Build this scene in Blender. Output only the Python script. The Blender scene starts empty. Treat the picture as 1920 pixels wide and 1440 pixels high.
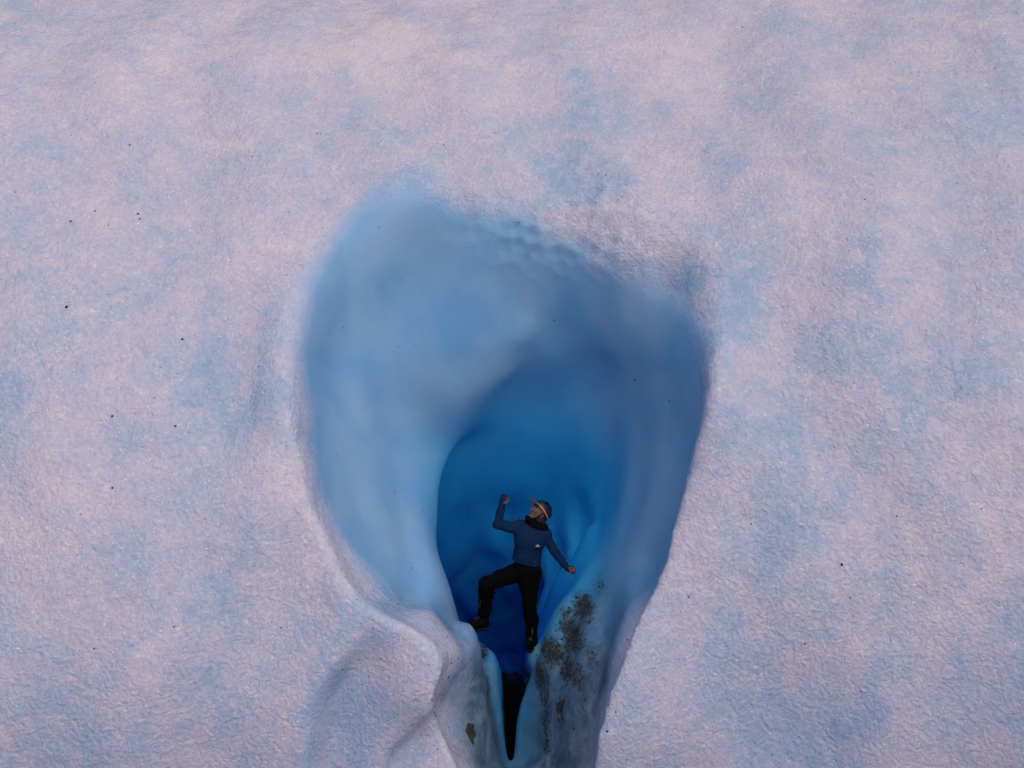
import bpy, math, random
import numpy as np
from mathutils import Vector, Matrix
from mathutils.bvhtree import BVHTree

random.seed(7)
rng = np.random.default_rng(11)
S = bpy.context.scene
COL = S.collection

# ------------------------------------------------------------------ camera
cd = bpy.data.cameras.new("camera")
cam = bpy.data.objects.new("camera", cd)
COL.objects.link(cam)
cd.sensor_width = 36.0
FPX = 1450.0                                   # focal length in 1920-px units
cd.lens = 36.0 * FPX / 1920.0
cd.clip_start = 0.05
cd.clip_end = 500
cam.location = (0, 0, 0)
cam.rotation_euler = (math.radians(90), 0, 0)
S.camera = cam

# ------------------------------------------------------------------ light
SUN_EL, SUN_AZ = math.radians(40), math.radians(158)      # azimuth clockwise from +Y (behind the camera, a bit right)
w = bpy.data.worlds.new("World")
S.world = w
w.use_nodes = True
nt = w.node_tree
bg = nt.nodes["Background"]
sky = nt.nodes.new("ShaderNodeTexSky")
sky.sky_type = 'NISHITA'
sky.sun_disc = False
sky.sun_elevation = SUN_EL
sky.sun_rotation = SUN_AZ
sky.dust_density = 3.0
sky.air_density = 1.0
sky.ozone_density = 1.0
nt.links.new(sky.outputs[0], bg.inputs[0])
bg.inputs[1].default_value = 0.075
sd = bpy.data.lights.new("sun", 'SUN')
sd.energy = 1.1
sd.angle = math.radians(75)
sd.color = (1.0, 0.885, 0.88)
sun = bpy.data.objects.new("sun", sd)
COL.objects.link(sun)
sdir = Vector((math.sin(SUN_AZ) * math.cos(SUN_EL), math.cos(SUN_AZ) * math.cos(SUN_EL), math.sin(SUN_EL)))
sun.rotation_euler = sdir.to_track_quat('Z', 'Y').to_euler()
sun.location = sdir * 30

S.view_settings.view_transform = 'Standard'
S.view_settings.look = 'None'
S.view_settings.gamma = 1.0
S.view_settings.exposure = 0.08
S.render.engine = 'CYCLES'
S.cycles.max_bounces = 7
S.cycles.diffuse_bounces = 6
S.cycles.glossy_bounces = 4
S.cycles.use_denoising = True
S.cycles.use_adaptive_sampling = True
S.cycles.adaptive_threshold = 0.05
S.cycles.adaptive_min_samples = 24
S.cycles.sample_clamp_indirect = 6.0


# ------------------------------------------------------------------ numeric helpers
def surface_nets(f, origin, h):
    """f < 0 inside; returns vertices, quads (outward winding)"""
    ins = f < 0
    nx, ny, nz = f.shape
    s = np.zeros((nx - 1, ny - 1, nz - 1), np.uint8)
    for i in (0, 1):
        for j in (0, 1):
            for k in (0, 1):
                s += ins[i:nx - 1 + i, j:ny - 1 + j, k:nz - 1 + k]
    act = (s > 0) & (s < 8)
    ci, cj, ck = np.nonzero(act)
    idx = np.full(act.shape, -1, np.int32)
    idx[ci, cj, ck] = np.arange(len(ci))
    corners = [(i, j, k) for i in (0, 1) for j in (0, 1) for k in (0, 1)]
    vals = np.stack([f[ci + a, cj + b, ck + c] for a, b, c in corners], 1)
    P = np.zeros((len(ci), 3)); N = np.zeros(len(ci))
    for a in range(8):
        for b in range(a + 1, 8):
            ca, cb = np.array(corners[a]), np.array(corners[b])
            if np.abs(ca - cb).sum() != 1:
                continue
            va, vb = vals[:, a], vals[:, b]
            m = (va < 0) != (vb < 0)
            t = np.where(m, va / np.where(m, va - vb, 1), 0)
            P += np.where(m[:, None], ca + (cb - ca) * t[:, None], 0)
            N += m
    P = P / N[:, None] + np.stack([ci, cj, ck], 1)
    P = P * h + np.array(origin)
    quads = []
    for ax in range(3):
        a = ins; sl0 = [slice(1, -1)] * 3; sl1 = [slice(1, -1)] * 3
        sl0[ax] = slice(0, -1); sl1[ax] = slice(1, None)
        A, B = a[tuple(sl0)], a[tuple(sl1)]
        m = A != B
        g = list(np.nonzero(m))
        inside_first = A[tuple(g)]
        o = [g[q] + (1 if q != ax else 0) for q in range(3)]
        u, v = [(1, 2), (2, 0), (0, 1)][ax]
        def cell(du, dv):
            c = [o[0].copy(), o[1].copy(), o[2].copy()]
            c[u] = c[u] - du; c[v] = c[v] - dv
            return idx[c[0], c[1], c[2]]
        q = np.stack([cell(1, 1), cell(0, 1), cell(0, 0), cell(1, 0)], 1)
        q[~inside_first] = q[~inside_first][:, ::-1]
        quads.append(q)
    return P, np.concatenate(quads)


def lattice_noise_grid(xs, ys, zs, scale, seed):
    """smooth random field on a regular grid, cubic B-spline between lattice values"""
    r = np.random.default_rng(seed)
    Ws = []
    for c, sc in ((xs, scale[0]), (ys, scale[1]), (zs, scale[2])):
        t = (c - c[0]) / sc + 1.0
        n = int(t[-1]) + 4
        W = np.zeros((len(c), n), np.float32)
        i = np.floor(t).astype(int); f = t - i
        w4 = [(1 - f) ** 3 / 6, (3 * f ** 3 - 6 * f ** 2 + 4) / 6, (-3 * f ** 3 + 3 * f ** 2 + 3 * f + 1) / 6, f ** 3 / 6]
        for k in range(4):
            W[np.arange(len(c)), i - 1 + k] = w4[k]
        Ws.append(W)
    L = r.normal(0, 1, (Ws[0].shape[1], Ws[1].shape[1], Ws[2].shape[1])).astype(np.float32)
    a = np.tensordot(Ws[0], L, (1, 0))
    a = np.tensordot(a, Ws[1], (1, 1)).transpose(0, 2, 1)
    a = np.tensordot(a, Ws[2], (2, 1))
    return a * 1.9


def vnoise(P, scale, seed):
    """value noise at points (N,3)"""
    r = np.random.default_rng(seed)
    tab = r.random((64, 64, 64)).astype(np.float32)
    q = P / scale + 1000.0
    i = np.floor(q).astype(int); f = q - i
    f = f * f * (3 - 2 * f)
    out = 0
    for a in (0, 1):
        for b in (0, 1):
            for c in (0, 1):
                wt = (f[:, 0] if a else 1 - f[:, 0]) * (f[:, 1] if b else 1 - f[:, 1]) * (f[:, 2] if c else 1 - f[:, 2])
                out = out + wt * tab[(i[:, 0] + a) % 64, (i[:, 1] + b) % 64, (i[:, 2] + c) % 64]
    return out


def sstep(a, b, x):
    t = np.clip((x - a) / (b - a), 0, 1)
    return t * t * (3 - 2 * t)


def make_mesh(name, P, Q, mats, smooth=True):
    me = bpy.data.meshes.new(name)
    P = np.asarray(P, np.float32); Q = np.asarray(Q, np.int32)
    me.vertices.add(len(P)); me.vertices.foreach_set("co", P.ravel())
    k = Q.shape[1]
    me.loops.add(Q.size); me.loops.foreach_set("vertex_index", Q.ravel())
    me.polygons.add(len(Q))
    me.polygons.foreach_set("loop_start", np.arange(0, Q.size, k, dtype=np.int32))
    me.polygons.foreach_set("loop_total", np.full(len(Q), k, np.int32))
    me.polygons.foreach_set("use_smooth", np.full(len(Q), smooth))
    me.update(calc_edges=True)
    me.validate()
    for m in (mats if isinstance(mats, (list, tuple)) else [mats]):
        me.materials.append(m)
    return me


def link(name, me, parent=None):
    o = bpy.data.objects.new(name, me)
    COL.objects.link(o)
    if parent: o.parent = parent
    return o


def tag(o, label=None, cat=None, group=None, kind=None):
    if label: o["label"] = label
    if cat: o["category"] = cat
    if group: o["group"] = group
    if kind: o["kind"] = kind
    return o


# ------------------------------------------------------------------ materials
class NT:
    def __init__(s, name):
        s.m = bpy.data.materials.new(name); s.m.use_nodes = True
        s.t = s.m.node_tree; s.b = s.t.nodes["Principled BSDF"]
    def n(s, typ, **kw):
        x = s.t.nodes.new(typ)
        for k, v in kw.items(): setattr(x, k, v)
        return x
    def l(s, a, b): s.t.links.new(a, b)
    def coord(s):
        return s.n("ShaderNodeTexCoord").outputs["Object"]
    def noise(s, scale, detail=3, rough=0.55, vec=None, dist=0.0):
        x = s.n("ShaderNodeTexNoise"); x.inputs["Scale"].default_value = scale
        x.inputs["Detail"].default_value = detail; x.inputs["Roughness"].default_value = rough
        x.inputs["Distortion"].default_value = dist
        s.l(vec or s.coord(), x.inputs["Vector"]); return x.outputs["Fac"]
    def ramp(s, fac, stops, interp='LINEAR'):
        r = s.n("ShaderNodeValToRGB"); r.color_ramp.interpolation = interp
        e = r.color_ramp.elements
        while len(e) < len(stops): e.new(0.5)
        for i, (p, c) in enumerate(stops):
            e[i].position = p
            e[i].color = (c, c, c, 1) if not isinstance(c, tuple) else (*c, 1)
        s.l(fac, r.inputs[0]); return r.outputs[0]
    def mix(s, fac, a, b, blend='MIX'):
        x = s.n("ShaderNodeMix", data_type='RGBA', blend_type=blend)
        for sock, v in ((x.inputs[0], fac), (x.inputs[6], a), (x.inputs[7], b)):
            if isinstance(v, (int, float)): sock.default_value = v
            elif isinstance(v, tuple): sock.default_value = (*v, 1)
            else: s.l(v, sock)
        return x.outputs[2]
    def math(s, op, a, b=0.0, clamp=False):
        x = s.n("ShaderNodeMath", operation=op); x.use_clamp = clamp
        for sock, v in ((x.inputs[0], a), (x.inputs[1], b)):
            if isinstance(v, (int, float)): sock.default_value = v
            else: s.l(v, sock)
        return x.outputs[0]
    def attr(s, name):
        return s.n("ShaderNodeAttribute", attribute_name=name).outputs["Fac"]
    def bump(s, h, strength, dist, prev=None):
        b = s.n("ShaderNodeBump"); b.inputs["Strength"].default_value = strength if isinstance(strength, (int, float)) else 1
        if not isinstance(strength, (int, float)): s.l(strength, b.inputs["Strength"])
        b.inputs["Distance"].default_value = dist
        s.l(h, b.inputs["Height"])
        if prev is not None: s.l(prev, b.inputs["Normal"])
        return b.outputs[0]


def ice_material():
    k = NT("glacier_ice")
    crust, dirt_and_shade, deep, grain = k.attr("crust"), k.attr("dirt_and_shade"), k.attr("deep"), k.attr("grain")
    # weathered crust: pale bubbly ice, thin patches show bluer ice below
    big = k.noise(0.8, 5, 0.6, dist=0.5)
    mid = k.noise(3.5, 4, 0.65, dist=0.3)
    fine = k.noise(24, 3, 0.7)
    pat = k.math('ADD', k.math('MULTIPLY', big, 0.50), k.math('MULTIPLY', mid, 0.34))
    pat = k.math('ADD', pat, k.math('MULTIPLY', fine, 0.16))
    pat0 = pat
    pat = k.math('SUBTRACT', pat, k.math('MULTIPLY', k.attr("thin"), 0.12))
    white = k.ramp(pat, [(0.34, (0.37, 0.52, 0.74)), (0.43, (0.50, 0.56, 0.76)), (0.49, (0.61, 0.59, 0.77)), (0.54, (0.67, 0.63, 0.76)), (0.62, (0.78, 0.70, 0.78))])
    fl = k.n("ShaderNodeTexVoronoi", feature='F1'); fl.inputs["Scale"].default_value = 38
    k.l(k.coord(), fl.inputs["Vector"])
    frs = k.n("ShaderNodeSeparateColor"); k.l(fl.outputs["Color"], frs.inputs[0])
    fleck = k.math('MULTIPLY', k.math('LESS_THAN', frs.outputs[0], 0.13), k.math('LESS_THAN', fl.outputs["Distance"], k.math('MULTIPLY', frs.outputs[1], 0.38)))
    white = k.mix(0.20, white, k.ramp(fine, [(0.32, (0.40, 0.47, 0.57)), (0.52, (0.66, 0.66, 0.72)), (0.68, (0.93, 0.88, 0.90))]))
    white = k.mix(k.math('MULTIPLY', fleck, 0.6), white, (0.95, 0.93, 0.95))
    ed = k.noise(11, 2, 0.6, dist=0.8)
    line = k.math('LESS_THAN', k.math('ABSOLUTE', k.math('SUBTRACT', ed, 0.5)), 0.008)
    line = k.math('MULTIPLY', line, k.math('GREATER_THAN', k.noise(7, 2, 0.5), 0.54))
    white = k.mix(k.math('MULTIPLY', line, 0.45), white, (0.93, 0.91, 0.95))
    # scoured clear ice of the cave
    b1 = k.noise(1.1, 3, 0.5, dist=0.5)
    blue = k.ramp(b1, [(0.35, (0.17, 0.40, 0.68)), (0.65, (0.28, 0.47, 0.70))])
    dense = k.ramp(b1, [(0.35, (0.03, 0.55, 0.95)), (0.65, (0.05, 0.58, 0.95))])
    blue = k.mix(deep, blue, dense)
    # ice grey with rock dust low down in the slot, its shade painted in too
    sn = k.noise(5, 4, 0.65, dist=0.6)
    flour_shade = k.ramp(sn, [(0.35, (0.035, 0.06, 0.085)), (0.5, (0.10, 0.155, 0.21)), (0.65, (0.22, 0.29, 0.36))])
    blue = k.mix(k.attr("silty_shade"), k.mix(k.attr("floor_shade"), blue, (0.008, 0.20, 0.74)), flour_shade)
    tn = k.math('ADD', k.attr("thin"), k.math('MULTIPLY', k.math('SUBTRACT', pat0, 0.5), -3.6))
    tn = k.math('MULTIPLY', k.math('SUBTRACT', tn, 0.35), 1.1, clamp=True)
    white = k.mix(k.math('MULTIPLY', tn, 0.55), white, (0.30, 0.47, 0.68))
    col = k.mix(crust, blue, white)
    # grit frozen in; the mask also holds the slot's painted shade
    d1 = k.noise(22, 4, 0.75)
    d2 = k.noise(6, 2, 0.6)
    dm = k.math('ADD', k.math('MULTIPLY', d1, 0.7), k.math('MULTIPLY', d2, 0.3))
    thr = k.math('SUBTRACT', k.math('ADD', dirt_and_shade, k.math('MULTIPLY', dm, 2.6)), 1.74)
    dmask = k.math('MULTIPLY', thr, 2.4, clamp=True)
    dcol = k.ramp(k.noise(40, 4, 0.7), [(0.3, (0.012, 0.019, 0.024)), (0.5, (0.045, 0.056, 0.06)), (0.7, (0.16, 0.16, 0.15))])
    # scattered fine black grains
    v = k.n("ShaderNodeTexVoronoi", feature='F1'); v.inputs["Scale"].default_value = 26
    k.l(k.coord(), v.inputs["Vector"])
    rnd = k.n("ShaderNodeSeparateColor"); k.l(v.outputs["Color"], rnd.inputs[0])
    keep = k.math('LESS_THAN', rnd.outputs[0], k.math('MULTIPLY', grain, 0.6))
    dot = k.math('LESS_THAN', v.outputs["Distance"], k.math('MULTIPLY', rnd.outputs[1], 0.22))
    gm = k.math('MULTIPLY', keep, dot)
    smear = k.math('MULTIPLY', k.math('MULTIPLY', k.math('SUBTRACT', dirt_and_shade, 0.42), 1.5, clamp=True), k.ramp(d2, [(0.35, 0.2), (0.6, 1.0)]))
    col = k.mix(smear, col, (0.040, 0.060, 0.072))
    col = k.mix(dmask, col, k.mix(k.attr('slot_shade'), dcol, (0.008, 0.010, 0.014)))
    col = k.mix(k.math('MULTIPLY', gm, 0.9), col, (0.03, 0.03, 0.035))
    k.l(col, k.b.inputs["Base Color"])
    rr = k.mix(crust, (0.30,) * 3, (0.19,) * 3)
    k.l(k.mix(dmask, rr, (0.8,) * 3), k.b.inputs["Roughness"])
    k.b.inputs["IOR"].default_value = 1.31
    k.b.inputs["Subsurface Weight"].default_value = 0.6; k.b.inputs["Subsurface Radius"].default_value = (0.35, 0.8, 1.0); k.b.inputs["Subsurface Scale"].default_value = 0.30
    # bump: crystalline crust, gentle scallops inside
    vo = k.n("ShaderNodeTexVoronoi", feature='F1'); vo.inputs["Scale"].default_value = 27
    vd = k.n("ShaderNodeVectorMath", operation='ADD')
    nn = k.n("ShaderNodeTexNoise"); nn.inputs["Scale"].default_value = 9; k.l(k.coord(), nn.inputs["Vector"])
    sc = k.n("ShaderNodeVectorMath", operation='SCALE'); sc.inputs["Scale"].default_value = 0.12
    k.l(nn.outputs["Color"], sc.inputs[0]); k.l(k.coord(), vd.inputs[0]); k.l(sc.outputs[0], vd.inputs[1])
    k.l(vd.outputs[0], vo.inputs["Vector"])
    f2 = k.noise(55, 3, 0.75)
    h = k.math('ADD', k.math('MULTIPLY', vo.outputs["Distance"], 0.75), k.math('MULTIPLY', f2, 0.55))
    n1 = k.bump(h, k.math('ADD', k.math('MULTIPLY', crust, 0.85), 0.10), 0.024)
    n2 = k.bump(dm, k.math('MULTIPLY', dmask, 0.9), 0.05, n1)
    k.l(n2, k.b.inputs["Normal"])
    return k.m


def simple(name, col, rough=0.8, spec=0.3, nscale=60, var=0.25, bump=0.3, bdist=0.002):
    k = NT(name)
    n = k.noise(nscale, 4, 0.6)
    lo = tuple(max(0, c * (1 - var)) for c in col); hi = tuple(min(1, c * (1 + var)) for c in col)
    k.l(k.ramp(n, [(0.35, lo), (0.65, hi)]), k.b.inputs["Base Color"])
    k.b.inputs["Roughness"].default_value = rough
    k.b.inputs["Specular IOR Level"].default_value = spec
    if bump: k.l(k.bump(n, bump, bdist), k.b.inputs["Normal"])
    return k.m


M_ICE = ice_material()

# ------------------------------------------------------------------ glacier: field of ice and air
H = 0.045
X = np.arange(-8.0, 8.0, H, dtype=np.float32)
Y = np.arange(3.6, 15.2, H, dtype=np.float32)
Z = np.arange(-5.2, 6.0, H, dtype=np.float32)


def face_depth(x, z):
    f = 7.05 + 0.36 * z + 0.050 * z * np.abs(z) * (z > 0) + 0.055 * z * z * (z < 0) - 0.018 * x * x
    def dent(cx, cz, rx, rz, a, rot=0.0):
        u = (x - cx) * math.cos(rot) + (z - cz) * math.sin(rot); v = -(x - cx) * math.sin(rot) + (z - cz) * math.cos(rot)
        return a * np.exp(-(u / rx) ** 2 - (v / rz) ** 2)
    f = f + dent(-2.6, 0.1, 0.6, 1.3, 0.12) + dent(-2.1, -1.9, 0.5, 0.7, 0.12)
    f = f - dent(-2.15, -0.9, 0.30, 1.4, 0.12) - dent(1.75, 0.0, 0.30, 1.6, 0.18) - dent(-0.85, -2.35, 0.35, 0.5, 0.17)
    f = f + dent(-0.65, -3.15, 0.35, 0.35, 0.25) - dent(1.1, -2.9, 0.5, 0.9, 0.15) + dent(2.3, -2.9, 0.8, 0.8, 0.15)
    f = f + dent(0.0, 2.7, 1.6, 0.9, 0.18) + dent(-3.8, 1.9, 0.9, 0.7, 0.12) + dent(1.65, 0.95, 0.25, 0.45, 0.16)
    # hollow with a crisp left lip at the lower left, and a second one beside the slot
    xe = np.interp(-z, [1.6, 2.2, 2.65, 3.2, 6], [-1.25, -1.36, -1.64, -1.72, -1.7])
    u = x - xe
    f = f + 0.20 * sstep(-0.05, 0.16, u) * np.exp(-(np.maximum(u, 0) / 0.75) ** 2) * sstep(-1.9, -2.5, z)
    xe2 = np.interp(-z, [2.3, 2.75, 3.2, 6], [-0.55, -0.66, -1.1, -1.5])
    u = x - xe2
    f = f + 0.13 * sstep(-0.05, 0.12, u) * np.exp(-(np.maximum(u, 0) / 0.35) ** 2) * sstep(-2.5, -2.8, z)
    # long soft runnels down the face
    f = f + 0.05 * np.sin(x * 2.3 + 1.1 * np.sin(z * 1.1)) * np.sin(z * 0.8 + x) + 0.03 * np.sin(x * 5.1 + 1.7 * np.sin(z * 1.9 + 1))
    return f


SL = [  # depth behind the face (m), outline of the opening there
 (0.0, [(800,350),(900,375),(1000,385),(1150,412),(1270,462),(1335,560),(1322,680),(1303,780),(1275,880),(1247,980),(1226,1068),(1158,1175),(1138,1250),(1112,1320),(1092,1420),(1085,1750),
        (900,1750),(872,1440),(838,1380),(818,1320),(842,1245),(818,1205),(775,1165),(710,1150),(660,1110),(615,1020),(575,920),(550,820),(545,720),(550,640),(590,540),(640,450),(700,375)]),
 (0.35, [(800,430),(900,445),(1010,452),(1140,488),(1245,545),(1305,650),(1316,720),(1306,800),(1282,890),(1258,985),(1250,1068),(1200,1160),(1180,1240),(1158,1310),(1135,1420),(1120,1750),
        (905,1750),(850,1440),(806,1380),(792,1320),(815,1262),(850,1222),(800,1182),(720,1135),(660,1070),(620,980),(597,880),(590,780),(592,700),(602,620),(632,545),(685,485),(740,448)]),
 (0.8, [(850,540),(940,535),(1040,540),(1130,575),(1222,650),(1270,740),(1276,810),(1266,870),(1254,945),(1234,1010),(1226,1066),(1180,1140),(1150,1200),(1125,1275),(1098,1350),(1075,1440),(1065,1540),
        (920,1540),(895,1420),(874,1350),(868,1290),(880,1240),(884,1210),(836,1178),(765,1122),(700,1060),(655,970),(630,870),(622,770),(628,700),(650,640),(695,590),(745,560),(795,545)]),
 (1.2, [(830,665),(915,660),(975,645),(1035,600),(1105,628),(1165,670),(1212,735),(1228,795),(1228,865),(1216,935),(1204,1000),(1192,1050),(1150,1125),(1110,1185),(1075,1260),(1045,1330),(1030,1380),(1012,1408),
        (958,1408),(938,1380),(922,1320),(912,1260),(894,1205),(852,1165),(800,1108),(740,1025),(700,930),(680,850),(680,780),(702,730),(755,690)]),
 (1.6, [(930,722),(995,672),(1050,668),(1112,672),(1158,712),(1188,770),(1198,820),(1196,890),(1184,960),(1168,1035),(1138,1105),(1080,1165),(1015,1215),(998,1255),(985,1320),(985,1380),(982,1412),
        (960,1412),(945,1380),(933,1320),(924,1245),(893,1198),(858,1156),(820,1100),(776,1010),(748,920),(734,850),(748,800),(792,765),(860,748)]),
 (2.0, [(960,715),(1022,702),(1088,712),(1132,745),(1160,795),(1171,840),(1172,870),(1168,915),(1156,975),(1138,1035),(1108,1095),(1064,1160),(1006,1212),(992,1245),(974,1320),(975,1600),
        (945,1600),(942,1400),(935,1310),(926,1240),(893,1197),(864,1153),(838,1088),(808,985),(796,900),(808,845),(850,800),(905,758)]),
 (2.35, [(1045,742),(1095,760),(1132,800),(1150,830),(1156,890),(1150,945),(1130,1005),(1098,1075),(1058,1150),(1010,1205),(988,1240),(968,1320),(968,1600),
        (945,1600),(940,1300),(930,1240),(897,1202),(866,1162),(845,1120),(830,1040),(826,960),(834,888),(862,822),(915,768),(975,735)]),
 (3.0, [(1050,820),(1098,845),(1126,888),(1136,930),(1128,970),(1108,1020),(1082,1070),(1048,1140),(1008,1195),(985,1250),(966,1320),(966,1600),
        (945,1600),(935,1250),(880,1200),(830,1140),(780,1040),(770,960),(778,900),(805,855),(870,818),(960,805)]),
 (3.8, [(1045,903),(1085,928),(1106,965),(1102,1000),(1090,1035),(1070,1075),(1040,1135),(1005,1190),(985,1250),(966,1600),
        (945,1600),(930,1260),(870,1210),(810,1150),(760,1060),(745,980),(770,940),(850,910),(940,898)]),
 (4.6, [(1035,985),(1066,1008),(1078,1040),(1062,1080),(1035,1130),(1005,1180),(985,1250),(980,1600),
        (945,1600),(920,1260),(860,1210),(790,1150),(750,1090),(755,1030),(830,985),(950,970)]),
 (5.5, [(1020,1058),(1045,1085),(1042,1110),(1025,1135),(1000,1190),(980,1260),(975,1500),(945,1500),(915,1270),(860,1220),(800,1170),(780,1125),(850,1070),(940,1045)]),
 (6.6, [(1000,1140),(1020,1160),(1000,1200),(980,1260),(970,1380),(940,1380),(910,1270),(870,1220),(850,1180),(880,1140),(940,1125)]),
 (7.8, [(960,1230),(965,1240),(960,1250),(950,1250),(940,1240),(950,1230)]),
]


def smooth_poly(p, it=2):
    p = np.array(p, float)
    for _ in range(it):
        q = np.roll(p, -1, 0)
        p = np.stack([p * .75 + q * .25, p * .25 + q * .75], 1).reshape(-1, 2)
    return p


def poly_sdf(P, px, py):
    """signed distance, positive inside, px/py 2D arrays"""
    d = np.full(px.shape, 1e9, np.float32); ins = np.zeros(px.shape, bool)
    n = len(P)
    for i in range(n):
        ax, ay = P[i]; bx, by = P[(i + 1) % n]
        ex, ey = bx - ax, by - ay
        t = np.clip(((px - ax) * ex + (py - ay) * ey) / (ex * ex + ey * ey + 1e-9), 0, 1)
        d = np.minimum(d, (px - ax - t * ex) ** 2 + (py - ay - t * ey) ** 2)
        c = (ay > py) != (by > py)
        if ey != 0:
            ins ^= c & (px < ax + (py - ay) / ey * ex)
    d = np.sqrt(d)
    return np.where(ins, d, -d)


# 2D tables of every outline, sampled when the volume is filled
GX = np.arange(-900, 2900, 6.0, dtype=np.float32); GY = np.arange(-900, 2700, 6.0, dtype=np.float32)
gx, gy = np.meshgrid(GX, GY, indexing='ij')
TAB = np.stack([poly_sdf(smooth_poly(p), gx, gy) for _, p in SL])
TD = np.array([d for d, _ in SL], np.float32)
TD_F = np.linspace(0, TD[-1], 131)                              # fine table in depth, smoothed
W = np.zeros((len(TD_F), len(TD)), np.float32)
for i, t in enumerate(TD_F):
    j = min(np.searchsorted(TD, t, side='right') - 1, len(TD) - 2); u = (t - TD[j]) / (TD[j + 1] - TD[j])
    W[i, j] = 1 - u; W[i, j + 1] = u
kern = np.array([1, 2, 3, 4, 5, 4, 3, 2, 1.]) / 25
Wp = np.pad(W, ((4, 4), (0, 0)), mode='edge')
W = sum(kern[k] * Wp[k:k + len(TD_F)] for k in range(9)).astype(np.float32)


def opening(x, y, z, d):
    """metres inside the opening; all flat arrays"""
    px = 960 + FPX * x / y; py = 720 - FPX * z / y
    u = np.clip((px - GX[0]) / 6.0, 0, len(GX) - 1.01); v = np.clip((py - GY[0]) / 6.0, 0, len(GY) - 1.01)
    iu = u.astype(np.int32); iv = v.astype(np.int32); fu = u - iu; fv = v - iv
    dq = np.clip(d / TD_F[-1] * (len(TD_F) - 1), 0, len(TD_F) - 1.001)
    di = dq.astype(np.int32); df = dq - di
    out = np.zeros(len(x), np.float32)
    for k in range(len(TD)):
        wk = W[di, k] * (1 - df) + W[di + 1, k] * df
        m = np.nonzero(wk > 0)[0]
        if not len(m): continue
        T = TAB[k]; a, b, s, t = iu[m], iv[m], fu[m], fv[m]
        out[m] += wk[m] * (T[a, b] * (1 - s) * (1 - t) + T[a + 1, b] * s * (1 - t) + T[a, b + 1] * (1 - s) * t + T[a + 1, b + 1] * s * t)
    over = np.maximum(0, d - TD_F[-1])
    return np.minimum(out * y / FPX - over, z + 4.95)


def build_field():
    f = np.empty((len(X), len(Y), len(Z)), np.float32)
    xz_x, xz_z = np.meshgrid(X, Z, indexing='ij')
    Fd = face_depth(xz_x, xz_z).astype(np.float32)
    n1 = lattice_noise_grid(X, Y, Z, (1.3, 1.3, 1.5), 1) * 0.055
    n1 += lattice_noise_grid(X, Y, Z, (0.5, 0.5, 0.7), 2) * 0.016
    n1 += lattice_noise_grid(X, Y, Z, (0.20, 0.20, 0.20), 3) * 0.006
    n2 = lattice_noise_grid(X, Y, Z, (0.19, 0.4, 1.2), 4) * 0.040        # flow ridges on the walls
    for j, y in enumerate(Y):
        d = y - Fd
        v = opening(xz_x.ravel(), np.full(xz_x.size, y, np.float32), xz_z.ravel(), d.ravel()).reshape(d.shape)
        inner = sstep(0.0, 0.8, d)
        calm = 1 - 0.55 * sstep(1.0, 2.6, d)
        low = sstep(-1.2, -2.4, xz_z)
        v = v + n2[:, j] * inner * (0.6 + 2.6 * low)
        up = sstep(-0.5, 1.2, xz_z)
        kk = 0.10 + 0.06 * inner + (0.20 + 0.16 * sstep(-0.6, 0.8, xz_x)) * up - 0.05 * low                                     # softer rim at the top
        a, b = -d, v
        hh = np.clip(0.5 + 0.5 * (a - b) / kk, 0, 1)
        f[:, j] = a * hh + b * (1 - hh) + kk * hh * (1 - hh) + n1[:, j] * calm
    return f


F3 = build_field()                         # > 0 air, < 0 ice
for cx, cy, cz, r in ((-0.525, 8.39, -2.785, .155), (-0.62, 8.15, -2.90, .16), (0.300, 8.47, -2.985, .135), (0.40, 8.35, -3.05, .16)):   # footholds
    wi = [slice(max(0, int((c - A[0] - r - .3) / H)), int((c - A[0] + r + .3) / H)) for c, A in ((cx, X), (cy, Y), (cz, Z))]
    qx, qy, qz = np.meshgrid(X[wi[0]], Y[wi[1]], Z[wi[2]], indexing='ij')
    dd = (np.sqrt((qx - cx) ** 2 + (qy - cy) ** 2 + (qz - cz) ** 2) - r).astype(np.float32)
    a = F3[tuple(wi)]; hh = np.clip(0.5 + 0.5 * (a - dd) / 0.10, 0, 1)
    F3[tuple(wi)] = a * (1 - hh) + dd * hh - 0.10 * hh * (1 - hh)
GP, GQ = surface_nets(F3, (X[0], Y[0], Z[0]), H)
del F3


def relax(P, Q, it=4, lam=0.5):
    e = np.concatenate([Q[:, [0, 1]], Q[:, [1, 2]], Q[:, [2, 3]], Q[:, [3, 0]]])
    n = len(P); cnt = np.bincount(e[:, 0], minlength=n) + 1e-9
    for k in range(it * 2):
        m = np.stack([np.bincount(e[:, 0], P[e[:, 1], a], minlength=n) / cnt for a in range(3)], 1)
        P = P + (m - P) * (lam if k % 2 == 0 else -lam * 1.04)
    return P


GP = relax(GP, GQ, 5)
me = make_mesh("glacier", GP, GQ, M_ICE)
N = len(me.vertices)
co = np.empty(N * 3, np.float32); me.vertices.foreach_get("co", co); co = co.reshape(-1, 3)
no = np.empty(N * 3, np.float32); me.vertices.foreach_get("normal", no); no = no.reshape(-1, 3)
PX = 960 + FPX * co[:, 0] / co[:, 1]; PY = 720 - FPX * co[:, 2] / co[:, 1]
DD = co[:, 1] - face_depth(co[:, 0], co[:, 2])


def blob(P, c, r):
    d = (P - np.array(c)) / np.array(r)
    return np.exp(-(d ** 2).sum(1))


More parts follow.
